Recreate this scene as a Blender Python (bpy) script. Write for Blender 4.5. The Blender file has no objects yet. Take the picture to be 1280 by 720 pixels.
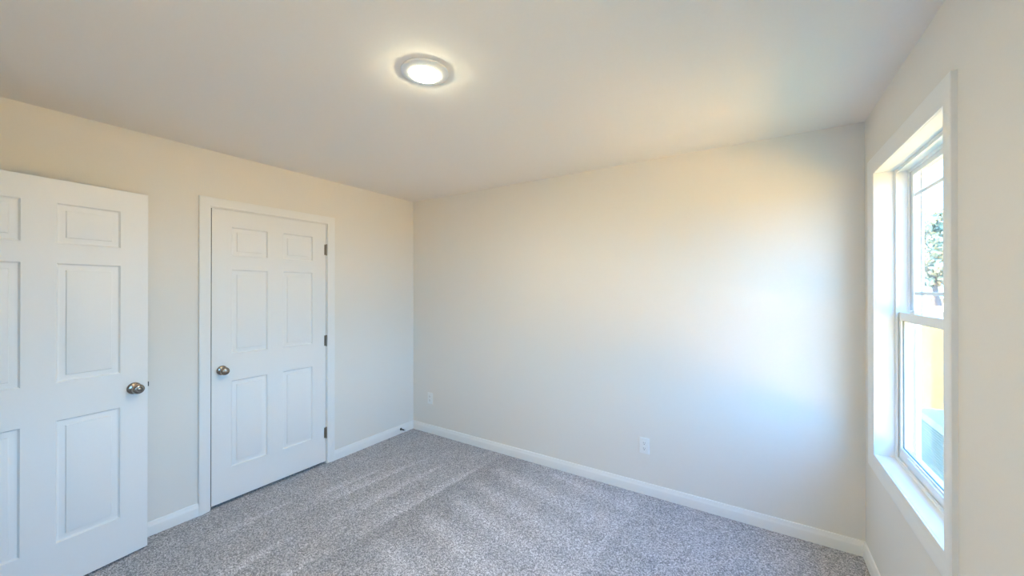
import bpy, bmesh, math, random
from mathutils import Vector, Matrix
random.seed(7)
sc = bpy.context.scene
COL = sc.collection
PI = math.pi

# ------------------------------------------------------------------ camera
CAM_H, YAW = 1.500, math.radians(32.706)
FPX = 471.43
cd = bpy.data.cameras.new('camera')
cd.sensor_fit = 'HORIZONTAL'; cd.sensor_width = 36.0
cd.lens = 36.0 * FPX / 1280.0
cd.clip_start = 0.02; cd.clip_end = 600
cam = bpy.data.objects.new('camera', cd); COL.objects.link(cam)
cam.location = (0, 0, CAM_H)
cam.rotation_euler = (PI/2 + math.radians(0.14), 0, YAW)
sc.camera = cam

# ------------------------------------------------------------------ view / light
sc.view_settings.view_transform = 'Standard'
sc.view_settings.look = 'None'
sc.view_settings.gamma = 1.0
sc.view_settings.use_curve_mapping = False
sc.view_settings.exposure = 0.07
SKY = 13.6
SUN = 84.0
LAMP = 530.0
cy = sc.cycles
cy.max_bounces = 14; cy.diffuse_bounces = 9; cy.glossy_bounces = 4
cy.transparent_max_bounces = 16; cy.transmission_bounces = 6
cy.sample_clamp_indirect = 12.0
cy.caustics_reflective = False; cy.caustics_refractive = False
cy.use_denoising = True

w = bpy.data.worlds.new('sky'); sc.world = w; w.use_nodes = True
nt = w.node_tree; nt.nodes.clear()
out = nt.nodes.new('ShaderNodeOutputWorld'); bg = nt.nodes.new('ShaderNodeBackground')
tc = nt.nodes.new('ShaderNodeTexCoord'); sp = nt.nodes.new('ShaderNodeSeparateXYZ')
rp = nt.nodes.new('ShaderNodeValToRGB')
rp.color_ramp.elements[0].position = 0.0; rp.color_ramp.elements[0].color = (0.24, 0.59, 1.0, 1)
rp.color_ramp.elements[1].position = 0.75; rp.color_ramp.elements[1].color = (0.12, 0.40, 1.0, 1)
nt.links.new(tc.outputs['Generated'], sp.inputs[0])
nt.links.new(sp.outputs['Z'], rp.inputs[0]); nt.links.new(rp.outputs[0], bg.inputs[0])
bg.inputs[1].default_value = SKY
nt.links.new(bg.outputs[0], out.inputs[0])

sd = bpy.data.lights.new('sun', 'SUN'); sd.energy = SUN; sd.angle = math.radians(0.6)
sd.color = (1.0, 0.78, 0.50)
so = bpy.data.objects.new('sun', sd); COL.objects.link(so)
so.location = (-20, 14, 40)
so.rotation_euler = Vector((0.62, -0.50, -1.0)).to_track_quat('-Z', 'Y').to_euler()

XL, XR, YB, H = -3.100, 0.524, 2.8535, 2.44
YF, YE, XJ, YH = -0.52, -0.105, -1.90, -1.45        # front wall, entry wall, jog, hall end
WZ0, WZ1 = 0.652, 2.094      # window opening
XO = XR + 0.158                                      # outer face of the right wall
GZ = -0.35                                           # ground outside

WINS = [(1.785, 2.637), (-0.300, 0.552)]            # the window in view and an unseen twin, added to light the upper left
for q0, q1 in WINS:
    pd = bpy.data.lights.new('window_portal', 'AREA'); pd.shape = 'RECTANGLE'
    pd.size = q1 - q0 + .04; pd.size_y = WZ1 - WZ0 + .04; pd.cycles.is_portal = True
    po = bpy.data.objects.new('window_portal', pd); COL.objects.link(po)
    po.location = (XO + 0.01, (q0+q1)/2, (WZ0+WZ1)/2)
    po.rotation_euler = Vector((-1, 0, 0)).to_track_quat('-Z', 'Z').to_euler()

# ------------------------------------------------------------------ materials
def new_mat(name, col, rough=0.6, metal=0.0, spec=0.5):
    m = bpy.data.materials.new(name); m.use_nodes = True
    b = m.node_tree.nodes['Principled BSDF']
    b.inputs['Base Color'].default_value = (*col, 1)
    b.inputs['Roughness'].default_value = rough
    b.inputs['Metallic'].default_value = metal
    b.inputs['Specular IOR Level'].default_value = spec
    return m

def add_noise(m, scale, bump, amt=0.0, detail=3.0):
    t = m.node_tree; b = t.nodes['Principled BSDF']
    c = t.nodes.new('ShaderNodeTexCoord'); n = t.nodes.new('ShaderNodeTexNoise')
    n.inputs['Scale'].default_value = scale; n.inputs['Detail'].default_value = detail
    t.links.new(c.outputs['Object'], n.inputs['Vector'])
    if bump:
        bp = t.nodes.new('ShaderNodeBump'); bp.inputs['Strength'].default_value = bump
        bp.inputs['Distance'].default_value = 0.002
        t.links.new(n.outputs['Fac'], bp.inputs['Height']); t.links.new(bp.outputs[0], b.inputs['Normal'])
    if amt:
        col = b.inputs['Base Color'].default_value[:3]
        r = t.nodes.new('ShaderNodeValToRGB')
        r.color_ramp.elements[0].position = .3; r.color_ramp.elements[1].position = .7
        r.color_ramp.elements[0].color = (*[x*(1-amt) for x in col], 1)
        r.color_ramp.elements[1].color = (*[min(1, x*(1+amt)) for x in col], 1)
        t.links.new(n.outputs['Fac'], r.inputs[0]); t.links.new(r.outputs[0], b.inputs['Base Color'])
    return m

M = {}
M['wall'] = add_noise(new_mat('wall_paint', (0.79, 0.765, 0.725), 0.75, spec=.25), 160, 0.12, 0.006)
M['ceiling'] = add_noise(new_mat('ceiling_paint', (0.84, 0.80, 0.76), 0.85, spec=.2), 120, 0.15, 0.006)
M['trim'] = add_noise(new_mat('white_trim_paint', (0.83, 0.83, 0.825), 0.38, spec=.4), 60, 0.03, 0.004)
M['door'] = add_noise(new_mat('white_door_paint', (0.83, 0.825, 0.82), 0.42, spec=.4), 90, 0.05, 0.004)
M['edge'] = add_noise(new_mat('shaded_door_edge', (0.16, 0.14, 0.12), 0.8), 60, 0.1, 0.1)
M['vinyl'] = add_noise(new_mat('white_vinyl', (0.84, 0.85, 0.85), 0.35, spec=.45), 40, 0.02, 0.004)
M['plastic'] = add_noise(new_mat('white_plastic', (0.82, 0.83, 0.83), 0.3), 50, 0.02, 0.004)
M['slot'] = add_noise(new_mat('dark_slot', (0.03, 0.03, 0.03), 0.6), 200, 0.02)
M['nickel'] = add_noise(new_mat('satin_nickel', (0.37, 0.305, 0.255), 0.22, 1.0), 300, 0.02)
M['hinge'] = add_noise(new_mat('hinge_metal', (0.32, 0.28, 0.24), 0.4, 0.9), 300, 0.03)
M['bronze'] = add_noise(new_mat('dark_metal', (0.10, 0.10, 0.10), 0.4, 0.8), 300, 0.03)
M['rubber'] = add_noise(new_mat('white_rubber', (0.75, 0.76, 0.76), 0.7), 300, 0.03)
M['gasket'] = add_noise(new_mat('grey_gasket', (0.16, 0.18, 0.18), 0.6), 100, 0.02)
M['ac'] = add_noise(new_mat('condenser_grey', (0.29, 0.215, 0.15), 0.5), 60, 0.05, 0.05)
M['acdark'] = add_noise(new_mat('condenser_coil', (0.10, 0.11, 0.12), 0.6), 120, 0.1, 0.1)
M['pad'] = add_noise(new_mat('concrete_pad', (0.42, 0.41, 0.38), 0.9), 40, 0.3, 0.1)
M['siding'] = add_noise(new_mat('exterior_siding', (0.55, 0.55, 0.53), 0.7), 30, 0.05, 0.03)
M['bark'] = add_noise(new_mat('bark', (0.12, 0.09, 0.07), 0.9), 12, 0.6, 0.25)
M['leaf'] = add_noise(new_mat('leaf_green', (0.33, 0.30, 0.155), 0.7), 2.0, 0.0, 0.45)
M['leaf2'] = add_noise(new_mat('leaf_autumn', (0.42, 0.33, 0.17), 0.7), 2.0, 0.0, 0.45)

# carpet: flecked loop pile; attribute "pile" = lean left by the vacuum
m = new_mat('carpet', (0.3, 0.3, 0.3), 0.95, spec=.05); M['carpet'] = m
t = m.node_tree; b = t.nodes['Principled BSDF']
b.inputs['Sheen Weight'].default_value = 0.15; b.inputs['Sheen Roughness'].default_value = 0.6
tcn = t.nodes.new('ShaderNodeTexCoord')
v = t.nodes.new('ShaderNodeTexVoronoi'); v.inputs['Scale'].default_value = 215
n1 = t.nodes.new('ShaderNodeTexNoise'); n1.inputs['Scale'].default_value = 240; n1.inputs['Detail'].default_value = 2
n2 = t.nodes.new('ShaderNodeTexNoise'); n2.inputs['Scale'].default_value = 5; n2.inputs['Detail'].default_value = 4
for n in (v, n1, n2): t.links.new(tcn.outputs['Object'], n.inputs['Vector'])
sx = t.nodes.new('ShaderNodeSeparateColor'); t.links.new(v.outputs['Color'], sx.inputs[0])
av = t.nodes.new('ShaderNodeMath'); av.operation = 'MULTIPLY_ADD'; av.inputs[1].default_value = 0.62
sc2 = t.nodes.new('ShaderNodeMath'); sc2.operation = 'MULTIPLY'; sc2.inputs[1].default_value = 0.38
t.links.new(n1.outputs['Fac'], sc2.inputs[0])
t.links.new(sx.outputs[0], av.inputs[0]); t.links.new(sc2.outputs[0], av.inputs[2])
cr = t.nodes.new('ShaderNodeValToRGB'); ce = cr.color_ramp.elements
ce[0].position = .12; ce[0].color = (0.11, 0.11, 0.125, 1)
ce[1].position = .90; ce[1].color = (0.80, 0.785, 0.83, 1)
e = ce.new(.40); e.color = (0.28, 0.275, 0.303, 1)
e = ce.new(.62); e.color = (0.46, 0.453, 0.488, 1)
t.links.new(av.outputs[0], cr.inputs[0])
at = t.nodes.new('ShaderNodeAttribute'); at.attribute_name = 'pile'
mm = t.nodes.new('ShaderNodeMath'); mm.operation = 'MULTIPLY_ADD'; mm.inputs[1].default_value = 0.36
n2m = t.nodes.new('ShaderNodeMath'); n2m.operation = 'MULTIPLY_ADD'; n2m.inputs[1].default_value = 0.24; n2m.inputs[2].default_value = 0.88
t.links.new(n2.outputs['Fac'], n2m.inputs[0])
t.links.new(at.outputs['Fac'], mm.inputs[0]); t.links.new(n2m.outputs[0], mm.inputs[2])
vm = t.nodes.new('ShaderNodeVectorMath'); vm.operation = 'SCALE'
t.links.new(cr.outputs[0], vm.inputs[0]); t.links.new(mm.outputs[0], vm.inputs['Scale'])
t.links.new(vm.outputs[0], b.inputs['Base Color'])
bp = t.nodes.new('ShaderNodeBump'); bp.inputs['Strength'].default_value = 0.5; bp.inputs['Distance'].default_value = 0.004
t.links.new(av.outputs[0], bp.inputs['Height']); t.links.new(bp.outputs[0], b.inputs['Normal'])

# lawn: dry yellow-green grass
m = new_mat('lawn_grass', (0.3, 0.28, 0.1), 0.95, spec=.05); M['lawn'] = m
t = m.node_tree; b = t.nodes['Principled BSDF']
tcn = t.nodes.new('ShaderNodeTexCoord'); n = t.nodes.new('ShaderNodeTexNoise')
n.inputs['Scale'].default_value = 0.9; n.inputs['Detail'].default_value = 9; n.inputs['Roughness'].default_value = .7
t.links.new(tcn.outputs['Object'], n.inputs['Vector'])
r = t.nodes.new('ShaderNodeValToRGB')
r.color_ramp.elements[0].position = .32; r.color_ramp.elements[0].color = (0.060, 0.052, 0.019, 1)
r.color_ramp.elements[1].position = .68; r.color_ramp.elements[1].color = (0.088, 0.075, 0.030, 1)
t.links.new(n.outputs['Fac'], r.inputs[0]); t.links.new(r.outputs[0], b.inputs['Base Color'])
M['reflector'] = add_noise(new_mat('warm_bounce', (0.80, 0.48, 0.14), 0.95, spec=.05), 3.0, 0.3, 0.12, 8)  # saturated warm colour for the unseen ground added as a bounce source
M['dirt'] = add_noise(new_mat('sandy_ground', (0.45, 0.36, 0.26), 0.95, spec=.05), 1.5, 0.2, 0.12)

# glass pane: clear, thin
m = bpy.data.materials.new('window_glass'); m.use_nodes = True; M['glass'] = m
t = m.node_tree; t.nodes.remove(t.nodes['Principled BSDF'])
tr = t.nodes.new('ShaderNodeBsdfTransparent'); tr.inputs[0].default_value = (0.955, 0.975, 0.97, 1)
gl = t.nodes.new('ShaderNodeBsdfGlossy'); gl.inputs['Roughness'].default_value = 0.02
lwt = t.nodes.new('ShaderNodeLayerWeight'); lwt.inputs[0].default_value = 0.5      # symmetric for both sides of the pane
pw = t.nodes.new('ShaderNodeMath'); pw.operation = 'POWER'; pw.inputs[1].default_value = 5.0
fr = t.nodes.new('ShaderNodeMath'); fr.operation = 'MULTIPLY_ADD'; fr.inputs[1].default_value = 0.55; fr.inputs[2].default_value = 0.02
t.links.new(lwt.outputs['Facing'], pw.inputs[0]); t.links.new(pw.outputs[0], fr.inputs[0])
mx = t.nodes.new('ShaderNodeMixShader')
t.links.new(fr.outputs[0], mx.inputs[0]); t.links.new(tr.outputs[0], mx.inputs[1]); t.links.new(gl.outputs[0], mx.inputs[2])
t.links.new(mx.outputs[0], t.nodes['Material Output'].inputs[0])
# lamp lens
m = bpy.data.materials.new('lit_lens'); m.use_nodes = True; M['lens'] = m
t = m.node_tree; t.nodes.remove(t.nodes['Principled BSDF'])
em = t.nodes.new('ShaderNodeEmission'); em.inputs[0].default_value = (1.0, 0.92, 0.62, 1); em.inputs[1].default_value = LAMP
t.links.new(em.outputs[0], t.nodes['Material Output'].inputs[0])

# ------------------------------------------------------------------ helpers
def obj(name, bm, mat, parent=None, smooth=None, loc=None):
    bmesh.ops.remove_doubles(bm, verts=bm.verts, dist=1e-5)
    bmesh.ops.recalc_face_normals(bm, faces=bm.faces)
    me = bpy.data.meshes.new(name); bm.to_mesh(me); bm.free()
    me.materials.append(M[mat])
    if smooth:
        me.polygons.foreach_set('use_smooth', [True]*len(me.polygons))
        if smooth is not True:
            me.set_sharp_from_angle(angle=math.radians(smooth))
    o = bpy.data.objects.new(name, me); COL.objects.link(o)
    if parent: o.parent = parent
    if loc: o.location = loc
    return o

def empty(name, loc=(0, 0, 0), rot=(0, 0, 0)):
    o = bpy.data.objects.new(name, None); COL.objects.link(o)
    o.location = loc; o.rotation_euler = rot; o.empty_display_size = .1
    return o

def tag(o, label, cat, group=None, kind=None):
    o['label'] = label; o['category'] = cat
    if group: o['group'] = group
    if kind: o['kind'] = kind
    return o

def box(bm, x0, x1, y0, y1, z0, z1, bev=0.0):
    r = bmesh.ops.create_cube(bm, size=1.0)
    for vv in r['verts']:
        vv.co = Vector(((x0+x1)/2 + vv.co.x*(x1-x0), (y0+y1)/2 + vv.co.y*(y1-y0), (z0+z1)/2 + vv.co.z*(z1-z0)))
    if bev:
        es = list({e for vv in r['verts'] for e in vv.link_edges})
        bmesh.ops.bevel(bm, geom=es, offset=bev, segments=2, affect='EDGES', profile=.6)

def boxes(*bs, bev=0.0):
    bm = bmesh.new()
    for q in bs: box(bm, *q, bev=bev)
    return bm

def lathe(prof, seg=40, axis='Z'):
    """prof = [(r, h)...] revolved about an axis."""
    bm = bmesh.new(); rings = []
    for r, h in prof:
        if r < 1e-6:
            rings.append([bm.verts.new((0, 0, h))])
        else:
            rings.append([bm.verts.new((r*math.cos(2*PI*k/seg), r*math.sin(2*PI*k/seg), h)) for k in range(seg)])
    for a, c in zip(rings, rings[1:]):
        for k in range(seg):
            k2 = (k+1) % seg
            if len(a) == 1 and len(c) == 1: continue
            if len(a) == 1: bm.faces.new((a[0], c[k], c[k2]))
            elif len(c) == 1: bm.faces.new((a[k], a[k2], c[0]))
            else: bm.faces.new((a[k], a[k2], c[k2], c[k]))
    if axis == 'X': bmesh.ops.transform(bm, matrix=Matrix.Rotation(PI/2, 4, 'Y'), verts=bm.verts)
    if axis == 'Y': bmesh.ops.transform(bm, matrix=Matrix.Rotation(-PI/2, 4, 'X'), verts=bm.verts)
    return bm

def sweep(bm, prof, path, place, closed=False):
    """prof = [(a, d)]: a across the strip, d out from the wall; place(point, a, d) -> world."""
    rings = [[bm.verts.new(place(i, a, d)) for a, d in prof] for i in range(len(path))]
    n = len(path); k = len(prof)
    for i in range(n if closed else n-1):
        A, B = rings[i], rings[(i+1) % n]
        for j in range(k):
            bm.faces.new((A[j], A[(j+1) % k], B[(j+1) % k], B[j]))
    if not closed:
        bm.faces.new(rings[0]); bm.faces.new(list(reversed(rings[-1])))

# ------------------------------------------------------------------ room shell
def structure(name, bm, mat, label, cat, smooth=None):
    o = obj(name, bm, mat, smooth=smooth)
    return tag(o, label, cat, kind='structure')

CD0, CD1, CDH = 1.0450, 1.8730, 2.056      # closet opening in the left wall
ED0, ED1, EDH = -2.853, -2.033, 2.053      # entry opening in the entry wall (x)

# carpet floor: a fine grid carrying the pile lean
def seg_fade(px, py, A, B, wide, side):
    """1 on the sharp edge A->B, fading out over `wide` to the given side; widens from A (tip) to B."""
    ax, ay = A; bx, by = B
    dx, dy = bx-ax, by-ay; L = math.hypot(dx, dy)
    u = ((px-ax)*dx + (py-ay)*dy)/(L*L)
    if u < 0 or u > 1.15: return 0.0
    d = ((px-ax)*dy - (py-ay)*dx)/L*side
    wv = 0.012 + wide*min(1, u*1.1)
    if d < 0 or d > wv: return 0.0
    e_ = min(1, u*6)*(1 if u < .75 else max(0, (1.15-u)/.4))
    return e_*(1 - d/wv)**0.7

STROKES = [((-2.60, 2.10), (-2.64, 1.54), .10), ((-2.41, 2.55), (-2.52, 1.50), .15),
           ((-2.22, 2.48), (-2.24, 1.55), .15), ((-1.93, 2.62), (-2.00, 1.50), .16),
           ((-2.75, 1.45), (-2.70, 0.95), .12), ((-2.35, 1.25), (-2.30, 0.80), .12), ((-2.08, 1.20), (-1.95, 0.70), .13)]
BANDS = [(-1.90, 1.46, -1.30, 1.36, .13), (-1.85, 1.80, -1.05, 1.58, .13), (-1.84, 2.06, -0.80, 1.80, .12),
         (-1.84, 2.30, -0.76, 2.03, .12), (-1.82, 2.56, -0.74, 2.35, .13), (-1.4, 2.75, -0.72, 2.62, .09)]
def sm(x): x = max(0, min(1, x)); return x*x*(3-2*x)
def pile(x, y):
    s = 0.0
    for A, B, wd in STROKES:
        s += 0.95*seg_fade(x, y, A, B, wd, 1)
    edge_l = -1.93 - (2.62 - y)*0.062
    if x > edge_l:
        z = sm((x-edge_l)/.02)
        base = -0.42 + 0.62*sm((x - edge_l)/0.55)
        for x0, y0, x1, y1, wd in BANDS:
            u = (x-x0)/(x1-x0)
            if u < -.05: continue
            yc = y0 + (y1-y0)*u; d = abs(y-yc)/(wd*(.5+.6*min(1, u)))
            base += 0.75*math.exp(-d*d*1.6)*sm((u+.05)*8)*(1-.35*min(1, max(0, u)))
        bx = -0.70 - (2.62-y)*0.08
        if x > bx: base = base*(1-sm((x-bx)/.03)*.75) - .02
        if y < 1.35: base *= sm((y-.9)/.45)
        s = s*(1-z) + z*base
    return s
bm = bmesh.new()
x0, x1, y0, y1 = XL-.70, XR, YH, YB
nx, ny = 300, 300
lay = bm.verts.layers.float.new('pile')
grid = []
for j in range(ny+1):
    row = []
    for i in range(nx+1):
        x = x0 + (x1-x0)*i/nx; y = y0 + (y1-y0)*j/ny
        vv = bm.verts.new((x, y, 0)); vv[lay] = pile(x, y); row.append(vv)
    grid.append(row)
for j in range(ny):
    for i in range(nx):
        bm.faces.new((grid[j][i], grid[j][i+1], grid[j+1][i+1], grid[j+1][i]))
me = bpy.data.meshes.new('floor'); bm.to_mesh(me); bm.free(); me.materials.append(M['carpet'])
fl = bpy.data.objects.new('floor', me); COL.objects.link(fl)
tag(fl, 'grey flecked carpet floor with vacuum tracks', 'floor', kind='structure')

structure('ceiling', boxes((XL-.85, XR+.0, YH-.12, YB+.0, H, H+.12)), 'ceiling', 'smooth warm white ceiling around the round light', 'ceiling')

T = .12
structure('wall_left', boxes(
    (XL-T, XL, YH, CD0, 0, H), (XL-T, XL, CD1, YB, 0, H), (XL-T, XL, CD0, CD1, CDH, H)),
    'wall', 'off-white wall on the left holding the closed white door', 'wall')
structure('wall_back', boxes((XL-.85, XO, YB, YB+T, -.02, H+.12)), 'wall', 'plain off-white end wall between the closet wall and the window wall', 'wall')
structure('wall_right', boxes(
    (XR, XO, YF-T, WINS[1][0]-.012, GZ, H), (XR, XO, WINS[1][1]+.012, WINS[0][0]-.012, GZ, H), (XR, XO, WINS[0][1]+.012, YB, GZ, H),
    *[(XR, XO, q0-.012, q1+.012, GZ, WZ0-.012) for q0, q1 in WINS], *[(XR, XO, q0-.012, q1+.012, WZ1+.012, H) for q0, q1 in WINS]),
    'wall', 'off-white wall on the right around the tall window', 'wall')
structure('wall_front', boxes((XJ, XR, YF-T, YF, 0, H)), 'wall', 'plain wall behind the camera', 'wall')
structure('wall_corner', boxes((XJ, XJ+T, YF, YE, 0, H)), 'wall', 'short wall return beside the entry doorway', 'wall')
structure('wall_entry', boxes(
    (XL, ED0, YE-T, YE, 0, H), (ED1, XJ+T, YE-T, YE, 0, H), (ED0, ED1, YE-T, YE, EDH, H)),
    'wall', 'wall holding the entry doorway behind the open door', 'wall')
structure('wall_hall', boxes((XL, XJ, YH-T, YH, 0, H), (XJ, XJ+T, YH, YF-T, 0, H)), 'wall', 'hallway wall beyond the entry doorway', 'wall')
structure('wall_closet', boxes((XL-.85, XL-.75, .8, 2.2, 0, H), (XL-.75, XL-T, .8, .9, 0, H), (XL-.75, XL-T, 2.1, 2.2, 0, H)),
          'wall', 'closet wall behind the closed door', 'wall')

# baseboards
BB = [(0, 0), (0, .014), (.052, .014), (.060, .0125), (.066, .0095), (.074, .0085), (.082, .006), (.0845, .002), (.0845, 0)]   # (height, out)
def base_run(name, p0, p1, nrm, label, extra=None, m0=0, m1=0):
    """m0/m1: +1 lengthens the run by the profile depth at that end (inside mitre is -1)."""
    bm = bmesh.new()
    runs = [(p0, p1, m0, m1)] + (extra or [])
    for a, c, ma, mc in runs:
        a = Vector((*a, 0)); c = Vector((*c, 0)); d = (c-a).normalized(); nv = Vector((*nrm, 0))
        def place(i, hh, dd):
            q = a + d*(ma*dd) if i == 0 else c - d*(mc*dd)
            return q + nv*dd + Vector((0, 0, hh))
        sweep(bm, BB, [a, c], place)
    return structure(name, bm, 'trim', label, 'baseboard', smooth=35)
CW = .062
base_run('baseboard_left', (XL, YE), (XL, CD0-.003-CW), (1, 0), 'white baseboard along the left wall on both sides of the closed door',
         [((XL, CD1+.003+CW), (XL, YB), 0, 1)], 1, 0)
base_run('baseboard_back', (XL, YB), (XR, YB), (0, -1), 'white baseboard along the plain end wall', None, 1, 1)
base_run('baseboard_right', (XR, YB), (XR, YF), (-1, 0), 'white baseboard below the window', None, 1, 1)
base_run('baseboard_front', (XR, YF), (XJ+T, YF), (0, 1), 'white baseboard on the wall behind the camera', None, 1, 1)
base_run('baseboard_corner', (XJ+T, YF), (XJ+T, YE), (1, 0), 'white baseboard on the short wall return', None, 1, -1)

# casings: profile across a (0 = inner edge) / out d
CAS = [(0, 0), (0, .007), (.003, .0095), (.010, .010), (.018, .0105), (.026, .0125), (.034, .0155), (.052, .017), (.058, .0165), (.062, .014), (.062, 0)]
def casing(bm, inner, W, to_world, legs_only=True):
    """inner = (u0,u1,v0,v1) rectangle of the inner edge, to_world(u,v,d)."""
    u0, u1, v0, v1 = inner; s = W/.062
    if legs_only:
        pts = [(u0, v0, -1, 0), (u0, v1, -1, 1), (u1, v1, 1, 1), (u1, v0, 1, 0)]
    else:
        pts = [(u0, v0, -1, -1), (u0, v1, -1, 1), (u1, v1, 1, 1), (u1, v0, 1, -1)]
    def place(i, a, d):
        u, v_, su, sv = pts[i]
        return to_world(u + su*a*s, v_ + sv*a*s, d)
    sweep(bm, CAS, pts, place, closed=not legs_only)

# ------------------------------------------------------------------ six-panel doors
DW, DH, DT = .813, 2.030, .035
PX = [(.117, .3505), (.4625, .696)]
PZ = [(.224, .832), (1.020, 1.614), (1.712, 1.914)]
def door_leaf():
    """leaf in x 0..DW, z 0..DH, faces at y = 0 and y = -DT; moulded panels both sides"""
    bm = bmesh.new()
    xs = [0] + [q for p in PX for q in p] + [DW]; zs = [0] + [q for p in PZ for q in p] + [DH]
    prof = [(0, 0), (.0025, .0045), (.006, .0095), (.010, .0105), (.014, .0100), (.032, .0072), (.0345, .0024), (.038, .0014)]
    for side in (0, 1):
        yf = 0 if side == 0 else -DT; sg = -1 if side == 0 else 1
        for i in range(len(xs)-1):
            for j in range(len(zs)-1):
                xa, xb, za, zb = xs[i], xs[i+1], zs[j], zs[j+1]
                if i % 2 == 1 and j % 2 == 1:
                    rings = []
                    for ins, dep in prof:
                        yy = yf + sg*dep
                        rings.append([bm.verts.new(q) for q in ((xa+ins, yy, za+ins), (xb-ins, yy, za+ins), (xb-ins, yy, zb-ins), (xa+ins, yy, zb-ins))])
                    for A, B in zip(rings, rings[1:]):
                        for k in range(4): bm.faces.new((A[k], A[(k+1) % 4], B[(k+1) % 4], B[k]))
                    bm.faces.new(rings[-1])
                else:
                    bm.faces.new([bm.verts.new(q) for q in ((xa, yf, za), (xb, yf, za), (xb, yf, zb), (xa, yf, zb))])
    for k in range(len(zs)-1):
        for x in (0, DW):
            bm.faces.new([bm.verts.new(q) for q in ((x, 0, zs[k]), (x, -DT, zs[k]), (x, -DT, zs[k+1]), (x, 0, zs[k+1]))])
    for k in range(len(xs)-1):
        for z in (0, DH):
            bm.faces.new([bm.verts.new(q) for q in ((xs[k], 0, z), (xs[k+1], 0, z), (xs[k+1], -DT, z), (xs[k], -DT, z))])
    return bm

def knob_bm(button):
    p = [(0, 0), (.0325, 0), (.0325, .003), (.030, .0075), (.024, .0105), (.0165, .012), (.0135, .014), (.0125, .022), (.0135, .028),
         (.019, .033), (.0245, .0385), (.0272, .045), (.0272, .051), (.0252, .0575), (.0205, .0625)]
    if button: p += [(.016, .0642), (.0125, .0640), (.0115, .0605), (.0075, .0605), (.0068, .0655), (.004, .0672), (0, .0675)]
    else: p += [(.014, .0648), (.007, .0660), (0, .0664)]
    return lathe(p, 48, 'Y')

def hinge_bm():
    bm = lathe([(0, -.049), (.003, -.049), (.0045, -.047), (.0048, -.045), (.0062, -.0445), (.0062, -.0275), (.0055, -.0272), (.0062, -.0268),
                (.0062, -.0092), (.0055, -.0089), (.0062, -.0085), (.0062, .0085), (.0055, .0089), (.0062, .0092), (.0062, .0268),
                (.0055, .0272), (.0062, .0275), (.0062, .0445), (.0048, .045), (.0045, .047), (.003, .049), (0, .049)], 20)
    box(bm, -.016, 0, -.0085, -.0062, -.0445, .0445)      # leaf plate let into the door edge
    return bm

# door_1: the closed closet door.  local x runs along +Y, local +y faces the room (+X)
d1 = empty('door_1', (XL-.002, CD0+.0085, .021), (0, 0, 0))
d1.rotation_euler = (0, 0, PI/2)
d1.scale = (1, -1, 1)
bpy.context.view_layer.update()
tag(d1, 'closed white six-panel door in the left wall, hinged on its right', 'door', kind='structure')
lf = obj('door_leaf', door_leaf(), 'door', d1, smooth=25)
lf.data.materials.append(M['edge'])                  # leaf edges coloured dark for the shade in the door gaps
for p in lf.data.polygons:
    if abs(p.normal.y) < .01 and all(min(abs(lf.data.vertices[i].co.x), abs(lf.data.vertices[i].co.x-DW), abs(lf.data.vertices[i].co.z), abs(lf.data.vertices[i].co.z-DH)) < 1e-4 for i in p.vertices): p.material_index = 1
k = obj('door_knob', knob_bm(False), 'nickel', d1, smooth=40, loc=(.060, 0, .915)); k['label'] = 'satin nickel round door knob'
for z in (.245, 1.035, 1.815):
    hg = obj('hinge', hinge_bm(), 'hinge', d1, smooth=40, loc=(DW+.0005, .0065, z)); hg['label'] = 'dark nickel hinge knuckle'
lt = obj('latch', boxes((-.0028, .004, -.030, -.004, .885, .945), (-.0028, .0, -.004, -.0005, .892, .938), bev=.0008), 'bronze', d1); lt['label'] = 'dark metal latch at the door edge'

# closet frame
bm = bmesh.new()
casing(bm, (CD0-.003, CD1+.003, 0, CDH+.003), CW, lambda u, v_, d: Vector((XL+d, u, v_)))
tr1 = structure('trim_1', bm, 'trim', 'white casing around the closed door in the left wall', 'door casing', smooth=35)
jb = boxes((XL-T, XL+.0005, CD0-.0005, CD0+.0035, 0, CDH), (XL-T, XL+.0005, CD1-.0035, CD1+.0005, 0, CDH), (XL-T, XL+.0005, CD0, CD1, CDH-.0035, CDH+.0005),
           (XL-.075, XL-.040, CD0+.0035, CD0+.016, 0, CDH-.003), (XL-.075, XL-.040, CD1-.016, CD1-.0035, 0, CDH-.003), (XL-.075, XL-.040, CD0+.0035, CD1-.0035, CDH-.016, CDH-.003))
j = obj('jamb', jb, 'trim', tr1)

# door_2: the open entry door, leaf resting near the left wall.  hinge at (-2.849,-.105), free edge at (-2.962,.701)
fx, fy = -2.9618, 0.7007
AZ = math.radians(172.0)
ddir = Vector((math.sin(AZ), math.cos(AZ)))          # from the free edge towards the hinge
d2 = empty('door_2', (fx, fy, .0135))
d2.rotation_euler = (0, 0, math.atan2(ddir.y, ddir.x))   # local x = free edge -> hinge, local +y faces the room (+x)
tag(d2, 'open white six-panel entry door standing near the left wall', 'door', kind='structure')
obj('door_leaf', door_leaf(), 'door', d2, smooth=25)
k = obj('door_knob', knob_bm(True), 'nickel', d2, smooth=40, loc=(.060, 0, .925)); k['label'] = 'satin nickel round door knob with a push button'
kb = knob_bm(False); bmesh.ops.transform(kb, matrix=Matrix.Rotation(PI, 4, 'Z'), verts=kb.verts)
k2 = obj('door_knob', kb, 'nickel', d2, smooth=40, loc=(.060, -DT, .925)); k2['label'] = 'satin nickel round door knob'
lt = obj('latch', boxes((-.010, .004, -.024, -.012, .920, .946), (-.0012, .003, -.030, -.006, .900, .960), bev=.0008), 'bronze', d2); lt['label'] = 'dark metal latch bolt'
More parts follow.
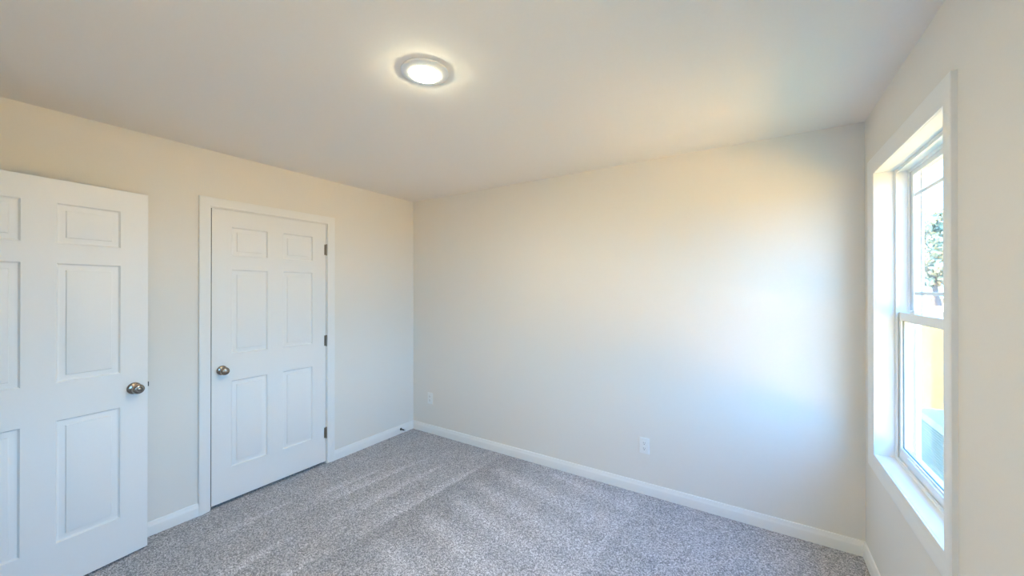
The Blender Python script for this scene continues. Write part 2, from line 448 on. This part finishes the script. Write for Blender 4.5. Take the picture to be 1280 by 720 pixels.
for z in (.245, 1.035, 1.815):
    hb = hinge_bm(); bmesh.ops.transform(hb, matrix=Matrix.Rotation(PI, 4, 'X'), verts=hb.verts)
    obj('hinge', hb, 'hinge', d2, smooth=40, loc=(DW+.0005, -DT-.0065, z))
bm = bmesh.new()
casing(bm, (ED0-.003, ED1+.003, 0, EDH+.003), CW, lambda u, v_, d: Vector((u, YE+d, v_)))
tr3 = structure('trim_3', bm, 'trim', 'white casing around the entry doorway behind the open door', 'door casing', smooth=35)
obj('jamb', boxes((ED0-.0005, ED0+.0035, YE-T, YE+.0005, 0, EDH), (ED1-.0035, ED1+.0005, YE-T, YE+.0005, 0, EDH), (ED0, ED1, YE-T, YE+.0005, EDH-.0035, EDH+.0005)), 'trim', tr3)

# ------------------------------------------------------------------ window
def ring(bm, xa, xb, ya, yb, za, zb, wl, wr, wb, wt, bev=.002):
    """rectangular frame of four bars: outer rect ya..yb, za..zb and bar widths"""
    box(bm, xa, xb, ya, ya+wl, za, zb, bev); box(bm, xa, xb, yb-wr, yb, za, zb, bev)
    box(bm, xa+.0003, xb-.0003, ya+wl-.001, yb-wr+.001, za, za+wb, bev); box(bm, xa+.0003, xb-.0003, ya+wl-.001, yb-wr+.001, zb-wt, zb, bev)
def make_window(WY0, WY1, win_name, label, trim_name, trim_label):
    bm = bmesh.new()
    casing(bm, (WY0-.001, WY1+.001, WZ0-.001, WZ1+.001), .078, lambda u, v_, d: Vector((XR-d, u, v_)), legs_only=False)
    structure(trim_name, bm, 'trim', trim_label, 'window casing', smooth=35)

    wn = empty(win_name, (XR, (WY0+WY1)/2, WZ0))
    tag(wn, label, 'window', kind='structure')
    def wpart(name, bm, mat, parent=None, smooth=None):
        parent = parent or wn
        bmesh.ops.translate(bm, verts=bm.verts, vec=-Vector(wn.location))
        return obj(name, bm, mat, parent, smooth=smooth)
    XW = XR + .070                      # room-side face of the window unit
    bm = bmesh.new()                    # jamb extension lining the opening
    ring(bm, XR-.0005, XW+.002, WY0-.012, WY1+.012, WZ0-.012, WZ1+.012, .012, .012, .012, .012, bev=.0006)
    wpart('jamb', bm, 'trim')
    bm = bmesh.new()                    # vinyl main frame with stepped tracks
    ring(bm, XW, XR+.155, WY0-.010, WY1+.010, WZ0-.010, WZ1+.010, .0165, .0165, .016, .018)
    ring(bm, XW+.002, XW+.010, WY0, WY1, WZ0, WZ1, .016, .016, .013, .016, bev=.001)
    ring(bm, XW+.046, XW+.054, WY0, WY1, WZ0, WZ1, .016, .016, .012, .020, bev=.001)
    ring(bm, XR+.140, XR+.157, WY0, WY1, WZ0, WZ1, .028, .028, .022, .028, bev=.001)
    wpart('window_frame', bm, 'vinyl')
    ZM = 1.362
    # upper sash (outer plane)
    XU = XW + .055
    us = bmesh.new(); ring(us, XU, XU+.028, WY0+.010, WY1-.010, ZM-.024, WZ1-.012, .040, .040, .040, .030)
    us = wpart('upper_sash', us, 'vinyl')
    uy0, uy1, uz0, uz1 = WY0+.050, WY1-.050, ZM+.016, WZ1-.042
    g = wpart('glass_pane', boxes((XU+.012, XU+.016, uy0-.006, uy1+.006, uz0-.006, uz1+.006)), 'glass', us)
    mb = bmesh.new()
    for y in (uy0+.088, uy1-.088): box(mb, XU+.004, XU+.0115, y-.008, y+.008, uz0-.002, uz1+.002, .002)
    for z in (uz0+.100, uz1-.098): box(mb, XU+.0045, XU+.011, uy0-.002, uy1+.002, z-.008, z+.008, .002)
    gr = wpart('muntin_grid', mb, 'vinyl', us)
    # lower sash (inner plane)
    XS = XW + .012
    ls = bmesh.new(); ring(ls, XS, XS+.030, WY0+.008, WY1-.008, WZ0+.010, ZM+.023, .036, .036, .058, .040)
    box(ls, XS-.008, XS+.004, WY0+.16, WY1-.16, WZ0+.052, WZ0+.060, .002)      # lift rail
    ls = wpart('lower_sash', ls, 'vinyl')
    ly0, ly1, lz0, lz1 = WY0+.044, WY1-.044, WZ0+.068, ZM-.017
    wpart('glass_pane', boxes((XS+.013, XS+.017, ly0-.006, ly1+.006, lz0-.006, lz1+.006)), 'glass', ls)
    gk = bmesh.new(); ring(gk, XS+.007, XS+.0126, ly0-.001, ly1+.001, lz0-.001, lz1+.001, .0035, .0035, .0035, .0035, bev=.0005)
    wpart('gasket', gk, 'gasket', ls)
    for yc in (WY0+.665, WY0+.195):
        lk = boxes((XS+.004, XS+.026, yc-.028, yc+.028, ZM+.022, ZM+.030), (XS+.008, XS+.020, yc-.012, yc+.012, ZM+.030, ZM+.040),
                   (XS+.002, XS+.014, yc+.004, yc+.034, ZM+.032, ZM+.039), bev=.002)
        wpart('sash_lock', lk, 'vinyl', ls)

make_window(*WINS[0], 'window_1', 'tall white single-hung window near the end wall, looking out on the lawn', 'trim_2', 'white picture-frame casing around the tall window')
make_window(*WINS[1], 'fill_window', 'white single-hung window in the right wall beside the camera, unseen, added for its light', 'trim_4', 'white picture-frame casing around the added window beside the camera')

# ------------------------------------------------------------------ ceiling light
cl = empty('ceiling_light', (-1.198, 1.168, H))
tag(cl, 'round white flush disk light glowing on the ceiling', 'ceiling light')
obj('trim_ring', lathe([(.1, 0), (.1, -.004), (.098, -.0065), (.092, -.0085), (.080, -.0115), (.068, -.014), (.064, -.0145), (.0625, -.012), (.0615, -.004), (.0615, 0)], 64), 'trim', cl, smooth=40)
obj('light_lens', lathe([(.0615, -.010), (.0612, -.0148), (.0588, -.0175), (.051, -.0195), (.036, -.0212), (.018, -.0222), (0, -.0225)], 64), 'lens', cl, smooth=True)['label'] = 'glowing white lens'

# ------------------------------------------------------------------ outlets on the back wall
def outlet(loc, label):
    r = empty('wall_outlet', loc); tag(r, label, 'outlet', 'duplex outlets on the end wall')
    pl = boxes((-.036, .036, -.0065, 0, -.058, .058)); 
    es = [e for e in pl.edges if all(vv.co.y < -.005 for vv in e.verts)]
    bmesh.ops.bevel(pl, geom=es, offset=.004, segments=3, affect='EDGES')
    obj('cover_plate', pl, 'plastic', r, smooth=35)
    for s in (-1, 1):
        f = bmesh.new(); pts = []
        for k_ in range(32):
            a = 2*PI*k_/32; pts.append((max(-.0145, min(.0145, .0172*math.cos(a))), .0172*math.sin(a)*.82))
        A = [f.verts.new((x, -.0066, z+s*.0195)) for x, z in pts]; B = [f.verts.new((x, -.0086, z+s*.0195)) for x, z in pts]
        f.faces.new(list(reversed(B)))
        for k_ in range(32): f.faces.new((A[k_], A[(k_+1) % 32], B[(k_+1) % 32], B[k_]))
        rc = obj('receptacle', f, 'plastic', r)
        sl = boxes((-.0068, -.0048, -.0091, -.0080, s*.0195-.0015, s*.0195+.0075), (.0048, .0066, -.0091, -.0080, s*.0195-.0005, s*.0195+.0070))
        q = lathe([(0, .0080), (.0027, .0080), (.0027, .0091), (0, .0091)], 16, 'Y')
        bmesh.ops.transform(q, matrix=Matrix.Translation((0, 0, s*.0195-.0075)) @ Matrix.Scale(-1, 4, (0, 1, 0)), verts=q.verts)
        tmp = bpy.data.meshes.new('t'); q.to_mesh(tmp); q.free(); sl.from_mesh(tmp); bpy.data.meshes.remove(tmp)
        obj('slots', sl, 'slot', rc)['label'] = 'dark plug slots'
    q = lathe([(0, .0064), (.0034, .0064), (.003, .0076), (0, .0079)], 20, 'Y')
    bmesh.ops.transform(q, matrix=Matrix.Scale(-1, 4, (0, 1, 0)), verts=q.verts)
    obj('screw', q, 'plastic', r, smooth=35)
    return r
outlet((-.678, YB, .352), 'white duplex outlet in the middle of the end wall, nearer the window')
outlet((-2.845, YB, .360), 'white duplex outlet low on the end wall close to the left corner')

# ------------------------------------------------------------------ door stop on the left baseboard
ds = empty('door_stop', (XL+.0135, 2.672, .046))
tag(ds, 'small dark spring door stop on the left baseboard near the corner', 'door stop')
obj('base_flange', lathe([(0, 0), (.013, 0), (.0125, .004), (.008, .010), (.0055, .013), (0, .013)], 24, 'X'), 'bronze', ds, smooth=40)
bm = bmesh.new(); prev = None; N = 16*14
for i in range(N+1):
    a = 2*PI*i/16; c = Vector((.012 + .046*i/N, .0052*math.cos(a), .0052*math.sin(a)))
    rad = Vector((0, math.cos(a), math.sin(a))); ax = Vector((1, 0, 0))
    rg = [bm.verts.new(c + .0015*(rad*math.cos(b_) + ax*math.sin(b_))) for b_ in [2*PI*q_/6 for q_ in range(6)]]
    if prev:
        for q_ in range(6): bm.faces.new((prev[q_], prev[(q_+1) % 6], rg[(q_+1) % 6], rg[q_]))
    prev = rg
obj('spring', bm, 'bronze', ds, smooth=True)
obj('tip', lathe([(0, .056), (.0065, .056), (.0075, .059), (.0075, .067), (.006, .071), (0, .072)], 20, 'X'), 'rubber', ds, smooth=40)['label'] = 'pale rubber tip'

# ------------------------------------------------------------------ outdoors
bm = bmesh.new()
n = 40
gv = [[bm.verts.new((XO-.1 + 120*(i/n)**2, -40 + 150*j/n, GZ)) for i in range(n+1)] for j in range(n+1)]
for jn in range(n):
    for i in range(n): bm.faces.new((gv[jn][i], gv[jn][i+1], gv[jn+1][i+1], gv[jn+1][i]))
lw = obj('lawn', bm, 'lawn'); tag(lw, 'dry yellow-green lawn outside the window', 'lawn', kind='stuff')
st = structure('sandy_strip', boxes((XO+1, 110, 44, 74, GZ-.05, GZ+.012)), 'dirt', 'pale sandy strip of ground in front of the far trees', 'ground')
bm = bmesh.new(); rs = random.Random(3); pts = []
for k_ in range(64):                                 # added out of view to bounce warm light indoors: straw, ragged edge
    a = 2*PI*k_/64; q = 1 + .03*math.sin(7*a) + .02*rs.random()
    ca, sa = math.cos(a), math.sin(a)
    pts.append((max(XO+.02, XO + 1 + 7.5*q*math.copysign(abs(ca)**.5, ca)), -13.7 + 18*q*math.copysign(abs(sa)**.5, sa), GZ+.018))
A_ = [bm.verts.new(p) for p in pts]; B_ = [bm.verts.new((p[0], p[1], GZ-.03)) for p in pts]
bm.faces.new(A_)
for k_ in range(64): bm.faces.new((A_[k_], A_[(k_+1) % 64], B_[(k_+1) % 64], B_[k_]))
tag(obj('bounce_ground', bm, 'reflector'), 'pale straw added out of view to bounce warm light indoors', 'reflector', kind='stuff')
rf = structure('roof', boxes((XL-1.2, XO+.38, YH-.6, 6.6, H+.14, H+.30)), 'siding', 'eave of the house above the window', 'roof')

# condenser
ac = empty('condenser', (1.195+.375, 4.02+.375, GZ+.02))
tag(ac, 'squat outdoor air conditioning condenser on the lawn below the window', 'air conditioner')
def rsq(half, r, seg=6):
    pts = []
    for cx, cy_, a0 in ((half-r, half-r, 0), (-half+r, half-r, 90), (-half+r, -half+r, 180), (half-r, -half+r, 270)):
        for k_ in range(seg+1):
            a = math.radians(a0 + 90*k_/seg); pts.append((cx + r*math.cos(a), cy_ + r*math.sin(a)))
    return pts
def prism(bm, rings, cap=True):
    R_ = [[bm.verts.new((x, y, z)) for x, y in pts] for pts, z in rings]
    k_ = len(R_[0])
    for A, B in zip(R_, R_[1:]):
        for q_ in range(k_): bm.faces.new((A[q_], A[(q_+1) % k_], B[(q_+1) % k_], B[q_]))
    if cap: bm.faces.new(list(reversed(R_[0]))); bm.faces.new(R_[-1])
bm = bmesh.new(); prism(bm, [(rsq(.42, .03), 0), (rsq(.42, .03), .05)]); obj('pad', bm, 'pad', ac)
bm = bmesh.new(); prism(bm, [(rsq(.345, .07), .05), (rsq(.345, .07), .74)]); obj('coil', bm, 'acdark', ac)
bm = bmesh.new()
rg = [(rsq(.365, .085), .05), (rsq(.365, .085), .10)]
z = .10
while z < .72:
    rg += [(rsq(.352, .075), z+.004), (rsq(.367, .087), z+.016), (rsq(.367, .087), z+.020)]; z += .0215
rg += [(rsq(.365, .085), .745)]
prism(bm, rg, cap=False); obj('cabinet', bm, 'ac', ac)
bm = bmesh.new()                                     # top cover: rounded square with a round mouth
outer = rsq(.375, .09, 6); k_ = len(outer)
def circ(r_): return [(r_*math.cos(math.atan2(y, x)), r_*math.sin(math.atan2(y, x))) for x, y in outer]
prism(bm, [(outer, .735), (outer, .765), (rsq(.368, .085), .780), (rsq(.355, .08), .786), (circ(.300), .800), (circ(.285), .800), (circ(.280), .74)], cap=False)
obj('top_cover', bm, 'ac', ac, smooth=30)
bm = bmesh.new()
def tor(bm, R_, r_, z):
    prev = None; first = None
    for i in range(41):
        a = 2*PI*i/40; c = Vector((R_*math.cos(a), R_*math.sin(a), z)); rd = Vector((math.cos(a), math.sin(a), 0))
        rr = [bm.verts.new(c + r_*(rd*math.cos(q_) + Vector((0, 0, 1))*math.sin(q_))) for q_ in (0, PI/2, PI, 3*PI/2)]
        if prev:
            for q_ in range(4): bm.faces.new((prev[q_], prev[(q_+1) % 4], rr[(q_+1) % 4], rr[q_]))
        prev = rr
for q in range(12): tor(bm, .05 + q*.021, .003, .795)
for q in range(6):
    s_ = bmesh.new(); box(s_, -.285, .285, -.004, .004, .786, .792)
    bmesh.ops.transform(s_, matrix=Matrix.Rotation(PI*q/6, 4, 'Z'), verts=s_.verts)
    tmp = bpy.data.meshes.new('t'); s_.to_mesh(tmp); s_.free(); bm.from_mesh(tmp); bpy.data.meshes.remove(tmp)
obj('fan_guard', bm, 'acdark', ac)

# trees at the far side of the lawn
def crown(seed, h, wd, nleaf, size):
    rnd = random.Random(seed); bm = bmesh.new(); blobs = []
    for i in range(44):
        f = (i+.5)/44; r = wd*(0.35 + .65*math.sin(PI*(0.12 + .8*f)))*(.6)
        a = rnd.random()*2*PI; o_ = r*1.0*rnd.random()**.6
        blobs.append((Vector((o_*math.cos(a), o_*math.sin(a), h*(.22 + .72*f))), r*(.40+.3*rnd.random())))
    for i in range(nleaf):
        c, r = rnd.choice(blobs)
        d = Vector((rnd.gauss(0, 1), rnd.gauss(0, 1), rnd.gauss(0, .8))).normalized()
        p = c + d*r*(.25 + .8*rnd.random()); s = size*(.6+.8*rnd.random())
        t1 = d.cross(Vector((rnd.gauss(0, 1), rnd.gauss(0, 1), rnd.gauss(0, 1)))).normalized(); t2 = d.cross(t1) + d*rnd.uniform(-.6, .6)
        bm.faces.new([bm.verts.new(q) for q in (p - t1*s, p - t2*s*.6, p + t1*s, p + t2*s*.6)])
    return bm
def trunk(seed, h, r):
    rnd = random.Random(seed); bm = bmesh.new(); prev = None
    for i in range(9):
        f = i/8; c = Vector((.25*math.sin(f*3+seed), .2*math.sin(f*2.3+seed*2), h*f*.85)); rr = r*(1-.75*f)*(1+.5*max(0, .1-f)*8)
        rg_ = [bm.verts.new(c + Vector((rr*math.cos(2*PI*q/10), rr*math.sin(2*PI*q/10), 0))) for q in range(10)]
        if prev:
            for q in range(10): bm.faces.new((prev[q], prev[(q+1) % 10], rg_[(q+1) % 10], rg_[q]))
        prev = rg_
    return bm
TREES = [  # azimuth from +Y (deg), distance, height, width, material, look
    (3.5, 64, 12.5, 4.0, 'leaf', 'green tree across the lawn, farthest left, behind the window frame'),
    (9.5, 60, 10.0, 3.2, 'leaf2', 'yellow-green tree across the lawn, hidden beside the window frame'),
    (13.9, 76, 11.5, 3.2, 'leaf', 'green tree across the lawn at the left edge of the glass'),
    (15.7, 61, 10.6, 3.0, 'leaf', 'pale green tree across the lawn in the middle of the upper pane'),
    (18.6, 74, 14.0, 3.4, 'leaf2', 'yellow-green tree across the lawn at the right edge of the upper pane'),
    (23.5, 64, 12.5, 4.2, 'leaf2', 'broad yellow-green tree across the lawn, right of the upper pane'),
    (31, 66, 13.5, 4.6, 'leaf', 'green tree across the lawn, far to the right')]
for i, (az, dist, h, wd, mt, lb) in enumerate(TREES):
    a = math.radians(az)
    r = empty('tree', (dist*math.sin(a), dist*math.cos(a), GZ)); tag(r, lb, 'tree', 'trees across the lawn')
    obj('trunk', trunk(i, h, .28), 'bark', r, smooth=True)
    obj('crown', crown(i, h, wd, 9000, .24), mt, r)
